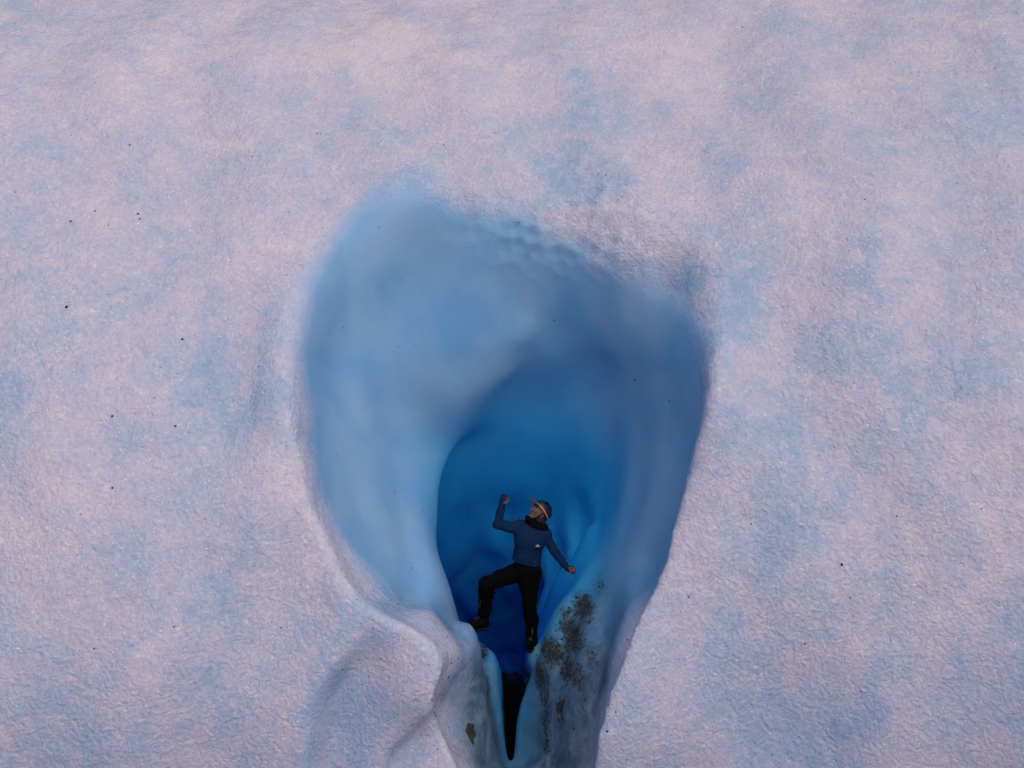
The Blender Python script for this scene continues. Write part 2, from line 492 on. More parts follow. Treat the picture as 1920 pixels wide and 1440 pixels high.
nz = vnoise(co, 0.5, 5) * 0.6 + vnoise(co, 0.17, 6) * 0.4
low = sstep(-1.4, -2.2, co[:, 2])
upz = sstep(-0.6, 1.6, co[:, 2])
rgt = sstep(-0.6, 0.8, co[:, 0]) * upz
crust = 1 - sstep(0.12, 0.36 + 0.22 * (1 - upz) + 0.12 * rgt, DD + (nz - 0.5) * (0.22 + 0.35 * rgt) - 0.35 * low + 0.12 * upz * (1 - rgt))
lf = sstep(0.1, -0.5, co[:, 0] + 0.12 * DD - 0.25)
VQ = opening(*[co[:, a].astype(np.float32) for a in range(3)], DD.astype(np.float32))
crust = np.maximum(crust, sstep(-0.16, -0.34, VQ + (nz - .5) * .1) * sstep(0.9, 0.6, DD))
rf = sstep(0.75, 1.25, co[:, 0] + 0.25 * np.minimum(0, co[:, 2]) * 0)
deep = sstep(0.85 + 0.75 * lf + 0.55 * rf, 2.9 + 0.4 * rf, DD + (nz - 0.5) * 0.5) * (1 - 0.60 * sstep(-1.4, 0.8, co[:, 2]))


def at(px, py, y):
    return np.array([(px - 960) * y / FPX, y, -(py - 720) * y / FPX])


bvh = BVHTree.FromPolygons([tuple(v) for v in co.tolist()], GQ.tolist())


def hit(px, py):
    d = Vector(((px - 960) / FPX, 1, -(py - 720) / FPX)).normalized()
    p, n, i, dist = bvh.ray_cast(Vector((0, 0, 0)), d, 60)
    if n is not None and n.dot(d) > 0: n = -n
    return p, n


def spot(px, py):
    return np.array(hit(px, py)[0])


dirt_and_shade = np.zeros(N)
for (px, py, r, a) in [
    (1035, 1225, (.20, .5, .16), 1.0), (1075, 1195, (.22, .5, .20), .98), (1095, 1140, (.15, .5, .20), .95), (1110, 1230, (.16, .5, .16), .62),
    (1070, 1260, (.22, .5, .18), .88), (1050, 1330, (.07, .5, .22), .7), (1020, 1290, (.12, .5, .4), .66), (1025, 1390, (.07, .4, .3), .6),
    (905, 1225, (.10, .4, .10), .85), (915, 1290, (.07, .4, .30), .55), (836, 1300, (.06, .4, .32), .52), (860, 1400, (.12, .4, .25), .50),
    (1012, 1265, (.08, .5, .25), .9), (1022, 1340, (.08, .5, .25), .7), (1032, 1400, (.07, .5, .2), .5), (1125, 1100, (.15, .5, .22), .55), (1060, 1150, (.10, .3, .12), .7), (1090, 1300, (.10, .4, .3), .48), (750, 1125, (.10, .4, .05), .46)]:
    dirt_and_shade = np.maximum(dirt_and_shade, a * blob(co, spot(px, py), r))
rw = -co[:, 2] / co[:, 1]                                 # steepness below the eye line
silty_shade = 0.85 * sstep(0.26, 0.36, rw + (nz - .5) * .08) * sstep(0.35, 0.9, DD) * (1 - deep)
floor_shade = sstep(2.2, 3.6, DD) * sstep(0.20, 0.34, rw + (nz - .5) * .06)  # darker blue low at the back, painting in the shade there
for (px, py, r, a) in [(1090, 1170, (.3, .6, .4), .8), (1060, 1290, (.3, .6, .5), .75), (900, 1240, (.12, .5, .3), .7), (800, 1170, (.25, .4, .08), .4)]:
    silty_shade = np.maximum(silty_shade, a * blob(co, spot(px, py), r))
# near-black bottom of the slot, its deep shade painted as colour
slot_shade = sstep(1.9, 2.8, DD) * sstep(-0.35, -0.41, co[:, 2] / co[:, 1] + (nz - .5) * .05) * sstep(-0.9, -0.4, co[:, 0]) * sstep(0.7, 0.3, co[:, 0])
dirt_and_shade = np.maximum(dirt_and_shade, 1.3 * slot_shade)
thin = np.zeros(N)                                       # places where the white crust is thin and blue ice shows
for (px, py, r, a) in [(200, 1400, (2.2, 2., .9), .4), (1650, 1400, (2.4, 2., 1.2), .5), (1500, 700, (1.6, 2., 2.2), .42), (650, 1330, (.36, .6, .5), 1.3), (730, 1130, (.45, .5, .12), 1.2), (690, 1200, (.35, .5, .2), .7), (790, 1230, (.2, .4, .2), .5), (610, 1400, (.22, .6, .5), 1.0), (1090, 560, (.5, .9, .3), .3), (595, 1330, (.16, .6, .4), 1.0), (590, 1400, (.16, .6, .3), 1.0), (650, 1260, (.2, .6, .14), 1.0), (770, 1420, (.22, .6, .2), .8), (410, 690, (.26, .8, .45), .8), (500, 640, (.2, .8, .8), .6),
    (1295, 520, (.14, .5, .35), .9), (1060, 330, (.35, .9, .35), .8), (950, 470, (.9, .9, .5), .7), (1130, 340, (.5, .9, .3), .7), (1130, 190, (.5, .9, .5), .6), (150, 150, (.2, .8, .2), .7),
    (860, 1270, (.12, .4, .4), .8), (1150, 1230, (.10, .4, .4), .7), (1300, 900, (.25, .6, .6), .35), (1590, 1130, (.5, .7, .5), .5), (1640, 1350, (.4, .6, .25), .7), (430, 1100, (.3, .6, .6), .6), (730, 1000, (.5, .8, .6), .5),
    (500, 760, (.25, .7, .5), .6), (1380, 260, (.4, .9, .4), .4), (1700, 300, (.9, .9, .9), .3), (0, 800, (.5, .8, .8), .4)]:
    thin = np.maximum(thin, a * blob(co, spot(px, py), r))
thin = thin - 0.5 * blob(co, spot(900, 60), (2.2, 3, 1.0))  # crust kept paler at top centre to paint in the bright haze
grain = 0.012 + 0.75 * np.maximum.reduce([
    blob(co, at(840, 1330, 6.6), (.22, .8, .55)), 0.8 * blob(co, at(850, 1400, 6.5), (.35, .8, .35)),
    0.55 * blob(co, at(900, 1270, 7.4), (.15, .8, .5)), 0.35 * blob(co, at(1130, 1300, 6.6), (.35, .8, .5)),
    0.25 * blob(co, at(740, 1280, 6.4), (.5, .8, .6)), 0.5 * blob(co, at(1060, 1330, 7.4), (.25, .8, .6))])

# real relief of the crust, on a once subdivided mesh
for nm, arr in (("crust", crust), ("dirt_and_shade", dirt_and_shade), ("deep", deep), ("grain", grain), ("thin", thin), ("silty_shade", silty_shade), ("slot_shade", slot_shade), ("floor_shade", floor_shade)):
    at_ = me.attributes.new(nm, 'FLOAT', 'POINT'); at_.data.foreach_set("value", arr.astype(np.float32))
glacier = link("glacier", me)
tag(glacier, "pale pink and blue ice wall of a glacier with a deep blue cave", "glacier", kind="structure")
vg = glacier.vertex_groups.new(name="relief")
wts = np.clip(crust * (1 - 0.55 * low) + 0.06 + 0.9 * np.clip(dirt_and_shade, 0, 1) * (DD < 2.2), 0, 1)
lv = np.rint(wts * 20).astype(int)
for q in range(1, 21):
    ids = np.nonzero(lv == q)[0]
    if len(ids): vg.add(ids.tolist(), q / 20, 'REPLACE')
sub = glacier.modifiers.new("subdivide", 'SUBSURF'); sub.levels = 1; sub.render_levels = 1
for nm, size, st in (("lumps", 0.24, 0.050), ("grains", 0.085, 0.020)):
    tx = bpy.data.textures.new(nm, 'CLOUDS'); tx.noise_scale = size; tx.noise_depth = 2; tx.noise_basis = 'ORIGINAL_PERLIN'
    dm = glacier.modifiers.new(nm, 'DISPLACE'); dm.texture = tx; dm.strength = st; dm.mid_level = 0.5
    dm.texture_coords = 'LOCAL'; dm.vertex_group = "relief"

# unseen snow field under the photographer, added to bounce light onto the cave roof
gx_ = np.linspace(-60, 60, 61); gy_ = np.concatenate([np.linspace(-80, 1.0, 28), np.linspace(1.4, 6.0, 16)])
gX, gY = np.meshgrid(gx_, gy_, indexing='ij')
gP = np.stack([gX.ravel(), gY.ravel(), (-1.8 - 2.95 * sstep(2.2, 5.2, gY) + 0.10 * np.sin(gX * .21) * np.cos(gY * .17) - 0.0).ravel()], 1)
ii, jj = np.meshgrid(np.arange(60), np.arange(43), indexing='ij'); a_ = (ii * 44 + jj).ravel()
ground = link("ground", make_mesh("ground", gP, np.stack([a_, a_ + 44, a_ + 45, a_ + 1], 1), simple("snow", (0.66, 0.67, 0.72), 0.7, 0.3, 3, 0.06, 0.4, 0.05)))
tag(ground, "unseen snow covered ground added in front of the ice wall for bounce light", "ground", kind="structure")

pit = np.clip(sum(blob(co, spot(*q), (.55, 1.2, .42)) for q in ((1040, 340), (1180, 400), (1080, 440), (960, 400))), 0, 1)
vp = glacier.vertex_groups.new(name="pits")
lv = np.rint(pit * 12).astype(int)
for q in range(1, 13):
    ids = np.nonzero(lv == q)[0]
    if len(ids): vp.add(ids.tolist(), q / 12, 'REPLACE')
tx = bpy.data.textures.new("pits", 'VORONOI'); tx.noise_scale = 0.16; tx.distance_metric = 'DISTANCE'
dm = glacier.modifiers.new("pits", 'DISPLACE'); dm.texture = tx; dm.strength = 0.045; dm.mid_level = 0.4
dm.texture_coords = 'LOCAL'; dm.vertex_group = "pits"

# ------------------------------------------------------------------ stones and grit on the ice
M_STONE = simple("grey_stone", (0.045, 0.045, 0.042), 0.85, 0.3, 18, 0.6, 0.6, 0.01)
M_BROWN = simple("brown_stone", (0.055, 0.048, 0.043), 0.85, 0.3, 14, 0.5, 0.6, 0.01)
M_GRIT = simple("black_grit", (0.020, 0.020, 0.024), 0.8, 0.3, 60, 0.4, 0)
M_GRAVEL = NT("gravel")
_k = M_GRAVEL
_g = _k.n("ShaderNodeNewGeometry").outputs["Random Per Island"]
_k.l(_k.ramp(_g, [(0.0, (0.012, 0.017, 0.019)), (0.5, (0.030, 0.040, 0.045)), (0.85, (0.075, 0.080, 0.078)), (1.0, (0.2, 0.21, 0.21))]), _k.b.inputs["Base Color"])
_k.b.inputs["Roughness"].default_value = 0.85
M_GRAVEL = _k.m



ICO = None
def ico():
    global ICO
    if ICO is None:
        import bmesh
        b = bmesh.new(); bmesh.ops.create_icosphere(b, subdivisions=1, radius=1)
        ICO = (np.array([v.co[:] for v in b.verts]), np.array([[v.index for v in f.verts] for f in b.faces]))
        b.free()
    return ICO


def stones_mesh(name, pts, nrms, sizes, mat, flat=0.6):
    V, T = ico(); VV = []; FF = []; n = 0
    for p, nr, s in zip(pts, nrms, sizes):
        r = rng.normal(0, 1, 3); r /= np.linalg.norm(r)
        nr = np.array(nr); t = np.cross(nr, r); t /= np.linalg.norm(t) + 1e-9; b = np.cross(nr, t)
        v = V * (1 + rng.uniform(-.28, .28, (len(V), 1)))
        v = v * np.array([1, rng.uniform(.55, .95), flat * rng.uniform(.7, 1.1)]) * s
        VV.append(np.array(p) + nr * s * flat * 0.15 + v[:, :1] * t + v[:, 1:2] * b + v[:, 2:] * nr)
        FF.append(T + n); n += len(V)
    return make_mesh(name, np.concatenate(VV), np.concatenate(FF), mat, smooth=False)


def rock_mesh(name, size, mat, seed, cuts=9):
    import bmesh
    r = random.Random(seed)
    b = bmesh.new(); bmesh.ops.create_icosphere(b, subdivisions=4, radius=1)
    planes = []
    for _ in range(cuts):
        d = Vector((r.gauss(0, 1), r.gauss(0, 1), r.gauss(0, 1))).normalized(); planes.append((d, r.uniform(.5, .85)))
    P = np.array([v.co[:] for v in b.verts])
    for d, o in planes:
        dd = P @ np.array(d[:]); m = dd > o
        P[m] -= np.outer(dd[m] - o, d[:])
    P *= 1 + (vnoise(P + seed, 0.6, 31)[:, None] - .5) * 0.7 + (vnoise(P + seed, 0.2, 32)[:, None] - .5) * 0.3
    Fq = np.array([[v.index for v in f.verts] for f in b.faces]); b.free()
    return make_mesh(name, P * np.array(size), Fq, mat, smooth=False)


def weighted_pick(wt, n):
    wt = np.maximum(wt, 0); wt = wt / wt.sum()
    return rng.choice(len(wt), n, replace=False, p=wt)


vis = (PX > -250) & (PX < 2170) & (PY > -200) & (PY < 1640) & (no[:, 1] < 0.25)
for _q in [(1040,1215),(1090,1150),(1070,1260),(1050,1330),(1010,1290),(905,1225),(915,1290),(838,1300),(860,1400),(1035,1420),(1130,1100),(890,1190),(870,1170),(1000,1215),(1200,1000),(700,800),(1000,900),(900,1100),(970,1300),(1050,1100)]:
    _p = hit(*_q)[0]; print('HIT', _q, None if _p is None else (round(_p.y, 2), round(_p.y - float(face_depth(_p.x, _p.z)), 2)))
# moraine debris on the right hand ledge
gsel = weighted_pick((np.clip(dirt_and_shade - 0.50, 0, 1) * (DD < 2.5) + 1e-9) * vis * np.where(co[:, 0] > 0.0, 1, .12), 900)
gs = np.exp(rng.normal(math.log(0.0065), 0.55, 900)).clip(.003, .028)
gravel = link("gravel", stones_mesh("gravel", co[gsel] + rng.uniform(-.02, .02, (900, 3)), no[gsel], gs, M_GRAVEL))
tag(gravel, "dark wet gravel and grit frozen into the ledge beside the standing foot", "gravel", kind="stuff")
# fine black grit everywhere, thick on the lower left lobe
gw = (0.010 + grain ** 1.3) * vis
gsel = weighted_pick(gw, 2600)
gs = np.exp(rng.normal(math.log(0.0042), 0.4, 2600)).clip(.0022, .012)
grit = link("grit", stones_mesh("grit", co[gsel] + rng.uniform(-.015, .015, (2600, 3)), no[gsel], gs, M_GRIT))
tag(grit, "fine black grit sprinkled over the pale ice", "grit", kind="stuff")

PEB = [  # larger single pebbles on the face
 (125, 577, .016, "tiny black pebble alone at the far left edge of the ice face"),
 (133, 417, .013, "tiny black pebble near the left edge, the higher of two on that side"),
 (211, 781, .012, "tiny round black pebble on the left ice face above a row of fainter specks"),
 (329, 800, .011, "tiny black pebble on the pink ice below the bluish hollow left of the cave"),
 (342, 637, .013, "dark pebble sunk in a pit of the crust left of the bluish hollow"),
 (474, 295, .010, "tiny black pebble on the upper left ice face above the cave mouth"),
 (1257, 752, .011, "thin dark pebble stuck on the smooth right wall inside the cave mouth"),
 (1577, 1058, .014, "black pebble alone on the right ice face level with the lower fist"),
 (972, 417, .010, "small black pebble on the upper rim of the cave mouth"),
 (640, 1254, .010, "tiny black pebble on the pale ice lobe below the left cave wall"),
 (1138, 1370, .013, "small black pebble low on the ice right of the dark slot"),
]
for px, py, s, lab in PEB:
    p, n = hit(px, py)
    if p is None: continue
    o = link("pebble", stones_mesh("pebble", [np.array(p[:]) * 0.0], [np.array(n[:])], [s], M_GRIT, 0.7))
    o.location = p + n * 0.012
    tag(o, lab, "pebble", "single dark pebbles on the ice face")

for name, px, py, size, rot, mat, seed, lab, cat in [
    ("rock", 884, 1376, (.10, .09, .12), (0.3, 0.4, 0.15), M_STONE, 5, "jagged grey brown rock wedged in ice at the left of the dark slot", "rock"),
    ("rock", 1049, 1322, (.045, .10, .17), (0.1, 0.35, 0.1), M_BROWN, 8, "long brown rock standing upright in the dirty ice right of the slot", "rock")]:
    p, n = hit(px, py)
    if p is None: continue
    o = link(name, rock_mesh(name, size, mat, seed)); o.location = p - n * 0.035; o.rotation_euler = rot
    tag(o, lab, cat)

# ------------------------------------------------------------------ the person
M_SKIN = simple("skin", (0.15, 0.082, 0.066), 0.55, 0.35, 80, 0.08, 0.1)
M_SHIRT = simple("navy_shirt_knit", (0.006, 0.025, 0.075), 0.9, 0.08, 240, 0.22, 0.5, 0.002)
M_PANTS = simple("black_trousers", (0.0028, 0.0028, 0.0034), 0.9, 0.05, 90, 0.3, 0.5, 0.003)
M_BOOT = simple("boot_leather", (0.003, 0.0026, 0.0026), 0.85, 0.1, 60, 0.3, 0.4, 0.002)
M_SOLE = simple("boot_rubber", (0.012, 0.012, 0.012), 0.8, 0.2, 60, 0.3, 0.3)
M_HAIR = simple("dark_hair", (0.014, 0.010, 0.009), 0.6, 0.3, 160, 0.5, 0.5, 0.003)
M_GAIT = simple("black_neck_gaiter", (0.004, 0.004, 0.005), 0.9, 0.06, 120, 0.3, 0.5, 0.003)
M_HELM = simple("helmet_shell_navy", (0.009, 0.014, 0.032), 0.35, 0.5, 14, 0.15, 0)
M_ORANGE = simple("orange_plastic", (0.42, 0.17, 0.02), 0.5, 0.4, 30, 0.08, 0)
M_RIM = simple("pale_orange_trim", (0.75, 0.34, 0.22), 0.5, 0.4, 30, 0.08, 0)
M_WHITE = simple("white_print", (0.42, 0.46, 0.52), 0.7, 0.3, 30, 0.05, 0)
M_GREY = simple("reflective_grey", (0.09, 0.09, 0.10), 0.5, 0.5, 30, 0.05, 0)
M_EYE = simple("eye_white", (0.22, 0.22, 0.22), 0.2, 0.5, 30, 0.02, 0)
M_IRIS = simple("dark_iris", (0.02, 0.012, 0.01), 0.15, 0.5, 30, 0.02, 0)
M_LIP = simple("lips", (0.17, 0.06, 0.055), 0.5, 0.35, 60, 0.08, 0)

PD = 8.5
def J(px, py, dy=0.0):
    y = PD + dy
    return np.array([(px - 960) * y / FPX, y, -(py - 720) * y / FPX])

MPP = PD / FPX                                # metres per photo pixel at the figure


class Blob:
    """solid made of tapered limbs and ellipsoids blended into one surface"""
    def __init__(s, lo, hi, h):
        s.h = h; s.o = np.array(lo, float)
        n = [int((b - a) / h) + 1 for a, b in zip(lo, hi)]
        s.ax = [np.arange(k) * h + a for k, a in zip(n, lo)]
        s.f = np.full(n, 0.5, np.float32)
    def _win(s, lo, hi):
        r = []
        for i in range(3):
            a = max(0, int((lo[i] - s.o[i]) / s.h)); b = min(len(s.ax[i]), int((hi[i] - s.o[i]) / s.h) + 2)
            if b <= a: return None
            r.append(slice(a, b))
        return tuple(r)
    def _pts(s, wn):
        return np.meshgrid(*[s.ax[i][wn[i]] for i in range(3)], indexing='ij')
    def _put(s, wn, d, k, cut=False):
        a = s.f[wn]
        if cut:
            d = -d; hh = np.clip(.5 + .5 * (a - d) / k, 0, 1); s.f[wn] = d * (1 - hh) + a * hh + k * hh * (1 - hh)
        else:
            hh = np.clip(.5 + .5 * (a - d) / k, 0, 1); s.f[wn] = a * (1 - hh) + d * hh - k * hh * (1 - hh)
    def cap(s, a, b, ra, rb, k=0.02, sq=None):
        a, b = np.array(a, float), np.array(b, float); m = max(ra, rb) + k * 2.5 + .01
        wn = s._win(np.minimum(a, b) - m, np.maximum(a, b) + m)
        if wn is None: return
        x, y, z = s._pts(wn); ab = b - a
        t = np.clip(((x - a[0]) * ab[0] + (y - a[1]) * ab[1] + (z - a[2]) * ab[2]) / (ab @ ab + 1e-12), 0, 1)
        dx, dy, dz = x - a[0] - t * ab[0], y - a[1] - t * ab[1], z - a[2] - t * ab[2]
        if sq is not None: dy = dy * sq
        s._put(wn, np.sqrt(dx * dx + dy * dy + dz * dz) - (ra + (rb - ra) * t), k)
    def ell(s, c, r, R=None, k=0.02, cut=False):
        c = np.array(c, float); r = np.array(r, float); m = max(r) + k * 2.5 + .01
        wn = s._win(c - m, c + m)
        if wn is None: return
        x, y, z = s._pts(wn); q = np.stack([x - c[0], y - c[1], z - c[2]], -1)
        if R is not None: q = q @ np.array(R)
        d = (np.sqrt(((q / r) ** 2).sum(-1)) - 1) * min(r)
        s._put(wn, d, k, cut)
    def halfspace(s, p, n, keep=True):
        x, y, z = np.meshgrid(*s.ax, indexing='ij')
        d = (x - p[0]) * n[0] + (y - p[1]) * n[1] + (z - p[2]) * n[2]     # cut away where d > 0
        s.f = np.maximum(s.f, d.astype(np.float32))
    def mesh(s, name, mat, detail=0.0, dscale=0.05):
        f = s.f
        if detail:
            x, y, z = np.meshgrid(*s.ax, indexing='ij')
            m = np.abs(f) < 0.05
            P = np.stack([x[m], y[m], z[m]], 1)
            f[m] += (vnoise(P, dscale, 77) - .5).astype(np.float32) * detail + (vnoise(P, dscale * .45, 78) - .5).astype(np.float32) * detail * .5
        P, Q = surface_nets(f, s.o, s.h)
        return make_mesh(name, P, Q, mat)


root = bpy.data.objects.new("person", None); COL.objects.link(root)
root.location = J(985, 1215)
tag(root, "person in navy top, black trousers and orange-trimmed helmet, fist raised, bracing over the slot", "person")
RL = np.array(root.location)


def part(name, me, parent=root):
    o = link(name, me); o.parent = parent
    o.matrix_parent_inverse = Matrix.Translation(-root.location)
    return o


def sub(name, me, parent):
    o = link(name, me, parent); return o


# joints ---------------------------------------------------------------
neck = J(1007, 985, .02); headc = J(1009, 962, .0)
shR = J(980, 990, .0); shL = J(1024, 1003, .02)
elR = J(933, 984, -.10); wrR = J(942, 945, -.14); fsR = J(945.5, 933, -.15)
elL = J(1040, 1036, -.02); wrL = J(1065, 1066, -.12); fsL = J(1074, 1067, -.15)
chest = J(994, 1012, .0); waist = J(987, 1042, .01); pelv = J(987, 1066, .02)
hpR = J(977, 1070, .0); hpL = J(996, 1072, .02)
knR = J(911, 1096, -.16); anR = J(906, 1158, .0)
knL = J(994, 1142, -.05); anL = J(998, 1200, .0)

# head frame
fw = np.array([-.66, -.44, .66]); fw /= np.linalg.norm(fw)
up = np.array([0, 0, 1.]) - fw[2] * fw; up /= np.linalg.norm(up)
ang = math.radians(-6)                                    # small roll
sdv = np.cross(fw, up)
up = up * math.cos(ang) + sdv * math.sin(ang); sdv = np.cross(fw, up)   # sdv: the head's own right side
RH = np.stack([sdv, fw, up], 1)                           # local (side, forward, up) -> world
def HL(s, f, u): return headc + RH @ np.array([s, f, u])


def fist(B, wr, ks, dirv, thumb_side, pn, r=.0095):
    """closed hand: palm plus four curled fingers and a thumb. dirv wrist->knuckles, pn palm side"""
    dirv = dirv / np.linalg.norm(dirv); side = thumb_side - (thumb_side @ dirv) * dirv; side /= np.linalg.norm(side)
    pn = np.cross(dirv, side) * pn
    c = wr + dirv * .055
    for s_, l_ in ((-.030, .074), (-.010, .080), (.011, .082), (.031, .078)):
        a = wr + side * s_ * .7 + dirv * .02; k1 = wr + side * s_ + dirv * l_
        B.cap(a, k1, .015, .0125, .012)
        k2 = k1 + pn * .034 + dirv * (.006 if abs(s_) < .02 else 0)
        k3 = k2 - dirv * .026 + pn * .002
        k4 = k3 - pn * .018 - dirv * .004
        B.cap(k1, k2, r * 1.1, r, .003); B.cap(k2, k3, r, r * .95, .003); B.cap(k3, k4, r * .95, r * .8, .003)
    t0 = wr + side * .026 + dirv * .022 + pn * .010; t1 = wr + side * .046 + dirv * .046 + pn * .026
    t2 = wr + side * .026 + dirv * .056 + pn * .048; t3 = wr + side * .004 + dirv * .058 + pn * .050
    B.cap(t0, t1, .014, .0115, .006); B.cap(t1, t2, .0112, .010, .003); B.cap(t2, t3, .010, .0082, .003)


# body: one continuous skin surface, head, neck, trunk, limbs, hands
lo = J(868, 1225, -.4) - .02; hi = J(1092, 918, .35) + .02
lo = np.array([J(868, 0)[0], PD - .42, J(0, 1228)[2]]); hi = np.array([J(1092, 0)[0], PD + .30, J(0, 915)[2]])
B = Blob(lo, hi, .0058)
B.cap(neck + [0, .0, -.03], HL(0, -.02, -.03), .055, .052, .02)
B.cap(chest + [-.05, 0, .05], chest + [.06, 0, .04], .09, .09, .03)
B.cap(chest, waist, .11, .095, .05); B.cap(waist, pelv, .085, .095, .05)
B.cap(shR, elR, .046, .038, .03); B.cap(elR, wrR, .038, .026, .02)
B.cap(shL, elL, .046, .038, .03); B.cap(elL, wrL, .038, .026, .02)
B.cap(hpR, knR, .070, .036, .03); B.cap(knR, anR, .034, .034, .02)
B.cap(hpL, knL, .070, .040, .03); B.cap(knL, anL, .040, .036, .02)
B.cap(anR, J(890, 1172, -.08), .036, .03, .02); B.cap(anL, J(994, 1211, -.10), .036, .03, .02)
B.ell(HL(0, -.018, .045), (.073, .092, .085), RH, .02)
B.ell(HL(0, .018, -.025), (.058, .066, .075), RH, .02)
B.ell(HL(0, .052, -.083), (.027, .024, .022), RH, .02)             # chin
B.cap(HL(0, .084, .010), HL(0, .106, -.022), .009, .013, .008)       # nose
B.ell(HL(.012, .094, -.026), (.008,) * 3, None, .006); B.ell(HL(-.012, .094, -.026), (.008,) * 3, None, .006)
B.cap(HL(-.034, .074, .030), HL(.034, .074, .030), .010, .010, .012)  # brow
for sg in (-1, 1):
    B.ell(HL(sg * .030, .088, .010), (.015, .012, .011), RH, .008, cut=True)
    B.ell(HL(sg * .040, .062, -.022), (.020, .018, .018), RH, .015)  # cheek
    B.ell(HL(sg * .073, -.012, -.008), (.008, .018, .030), RH, .006)  # ear
B.ell(HL(0, .092, -.053), (.026, .008, .005), RH, .006, cut=True)     # mouth line
fist(B, wrR, None, fsR - wrR, np.array([.6, -.8, .1]), 1)
fist(B, wrL, None, fsL - wrL, np.array([-.1, -.75, .6]), 1)
body = part("body", B.mesh("body", M_SKIN))

# eyes, lips
import bmesh
def sphere_part(name, c, r, R, mat, parent, seg=16):
    b = bmesh.new(); bmesh.ops.create_uvsphere(b, u_segments=seg, v_segments=seg // 2 + 2, radius=1)
    P = np.array([v.co[:] for v in b.verts]) * np.array(r)
    P = P @ np.array(R).T + np.array(c)
    for v, p in zip(b.verts, P): v.co = p
    m = bpy.data.meshes.new(name); b.to_mesh(m); b.free()
    for p in m.polygons: p.use_smooth = True
    m.materials.append(mat)
    o = link(name, m, parent); return o
for sg in (-1, 1):
    e = sphere_part("eye", HL(sg * .030, .072, .010), (.0125, .0125, .011), RH, M_EYE, body)
    i_ = sphere_part("iris", HL(sg * .030 + .001, .0825, .013), (.0058, .0030, .0058), RH, M_IRIS, body)
    eb = sphere_part("eyebrow", HL(sg * .031, .083, .031), (.017, .004, .0035), RH, M_HAIR, body)
lp = sphere_part("lips", HL(0, .088, -.053), (.022, .009, .008), RH, M_LIP, body)

# top (shirt)
B = Blob(lo, hi, .0062)
B.cap(chest + [-.065, 0.01, .075], chest + [.085, 0.01, .045], .075, .07, .05)
B.ell(chest + [.0, 0, .0], (.172, .115, .17), None, .05)
B.ell(chest + [-.075, -.075, -.01], (.07, .055, .06), None, .04); B.ell(chest + [.075, -.075, -.015], (.07, .055, .06), None, .04)
B.cap(chest, waist, .13, .12, .06); B.ell(waist + [0, 0, -.02], (.150, .105, .12), None, .05)
B.ell(J(985, 1058, .015), (.160, .115, .08), None, .04)
B.cap(J(975, 984, 0), shR, .06, .065, .04); B.cap(shR, elR, .066, .051, .035); B.cap(shR + [-.02, 0, -.03], elR + [.09, .03, -.03], .060, .03, .04)
B.cap(elR, wrR + (elR - wrR) * .35, .051, .041, .02); B.cap(wrR + (elR - wrR) * .35, wrR + (fsR - wrR) * .2, .041, .033, .02); B.cap(wrR, wrR + (fsR - wrR) / np.linalg.norm(fsR - wrR) * .068, .032, .045, .02)
B.cap(J(1015, 993, .01), shL, .055, .060, .04); B.cap(shL, elL, .056, .047, .03)
B.cap(elL, wrL + (elL - wrL) * .35, .047, .038, .02); B.cap(wrL + (elL - wrL) * .35, wrL + (fsL - wrL) * .2, .038, .032, .02); B.cap(wrL, wrL + (fsL - wrL) / np.linalg.norm(fsL - wrL) * .042, .030, .036, .02)
B.cap(neck + [0, .01, -.05], neck + [0, .01, -.01], .085, .068, .03)
hn = np.array([-.24, 0, -1.]); hn /= np.linalg.norm(hn)
hp = J(985, 1056)
x, y, z = np.meshgrid(*B.ax, indexing='ij')
dcut = (x - hp[0]) * hn[0] + (z - hp[2]) * hn[1 + 1]
dcut = np.where((x > J(1026, 0)[0]) | (x < J(950, 0)[0]), -1, dcut)
B.f = np.maximum(B.f, dcut.astype(np.float32))
shirt = part("shirt", B.mesh("shirt", M_SHIRT, .016, .07))

# trousers with gaiters
B = Blob(lo, hi, .0065)
B.ell(J(986, 1068, .02), (.150, .115, .125), None, .04)
B.cap(hpR, J(940, 1084, -.1), .108, .088, .04); B.cap(J(940, 1084, -.1), knR, .088, .078, .03)
B.cap(knR, J(911, 1118, -.06), .080, .080, .02); B.cap(J(911, 1118, -.06), J(909, 1145, -.02), .079, .068, .02)
B.cap(J(909, 1145, -.02), anR + [0, 0, .0], .068, .060, .02)
B.cap(hpL, J(990, 1096, .0), .115, .108, .04); B.cap(J(990, 1096, .0), knL, .104, .066, .03)
B.cap(knL, J(997, 1162, -.02), .066, .076, .02); B.cap(J(997, 1162, -.02), J(997, 1200, .0), .076, .058, .02)
B.cap(J(960, 1082, 0), J(975, 1078, 0), .07, .07, .03)
hp = J(985, 1046)
x, y, z = np.meshgrid(*B.ax, indexing='ij')
B.f = np.maximum(B.f, (-(x - hp[0]) * -.24 + (z - hp[2]) - .0).astype(np.float32))
trousers = part("trousers", B.mesh("trousers", M_PANTS, .022, .07))


def strip_mesh(name, a, b, wd, mat):
    a, b = np.array(a), np.array(b); t = (b - a) / np.linalg.norm(b - a); s_ = np.cross(t, [0, 1, 0]); s_ /= np.linalg.norm(s_)
    bm_ = bmesh.new(); vs = []
    for p in (a, (a + b) / 2, b):
        wq = wd * (1 if p is not a and p is not b else .5)
        for q in (-1, 1):
            for e in (-.003, .003): vs.append(bm_.verts.new(p + s_ * q * wq + np.array([0, e, 0])))
    bmesh.ops.convex_hull(bm_, input=bm_.verts)
    m = bpy.data.meshes.new(name); bm_.to_mesh(m); bm_.free(); m.materials.append(mat); return m


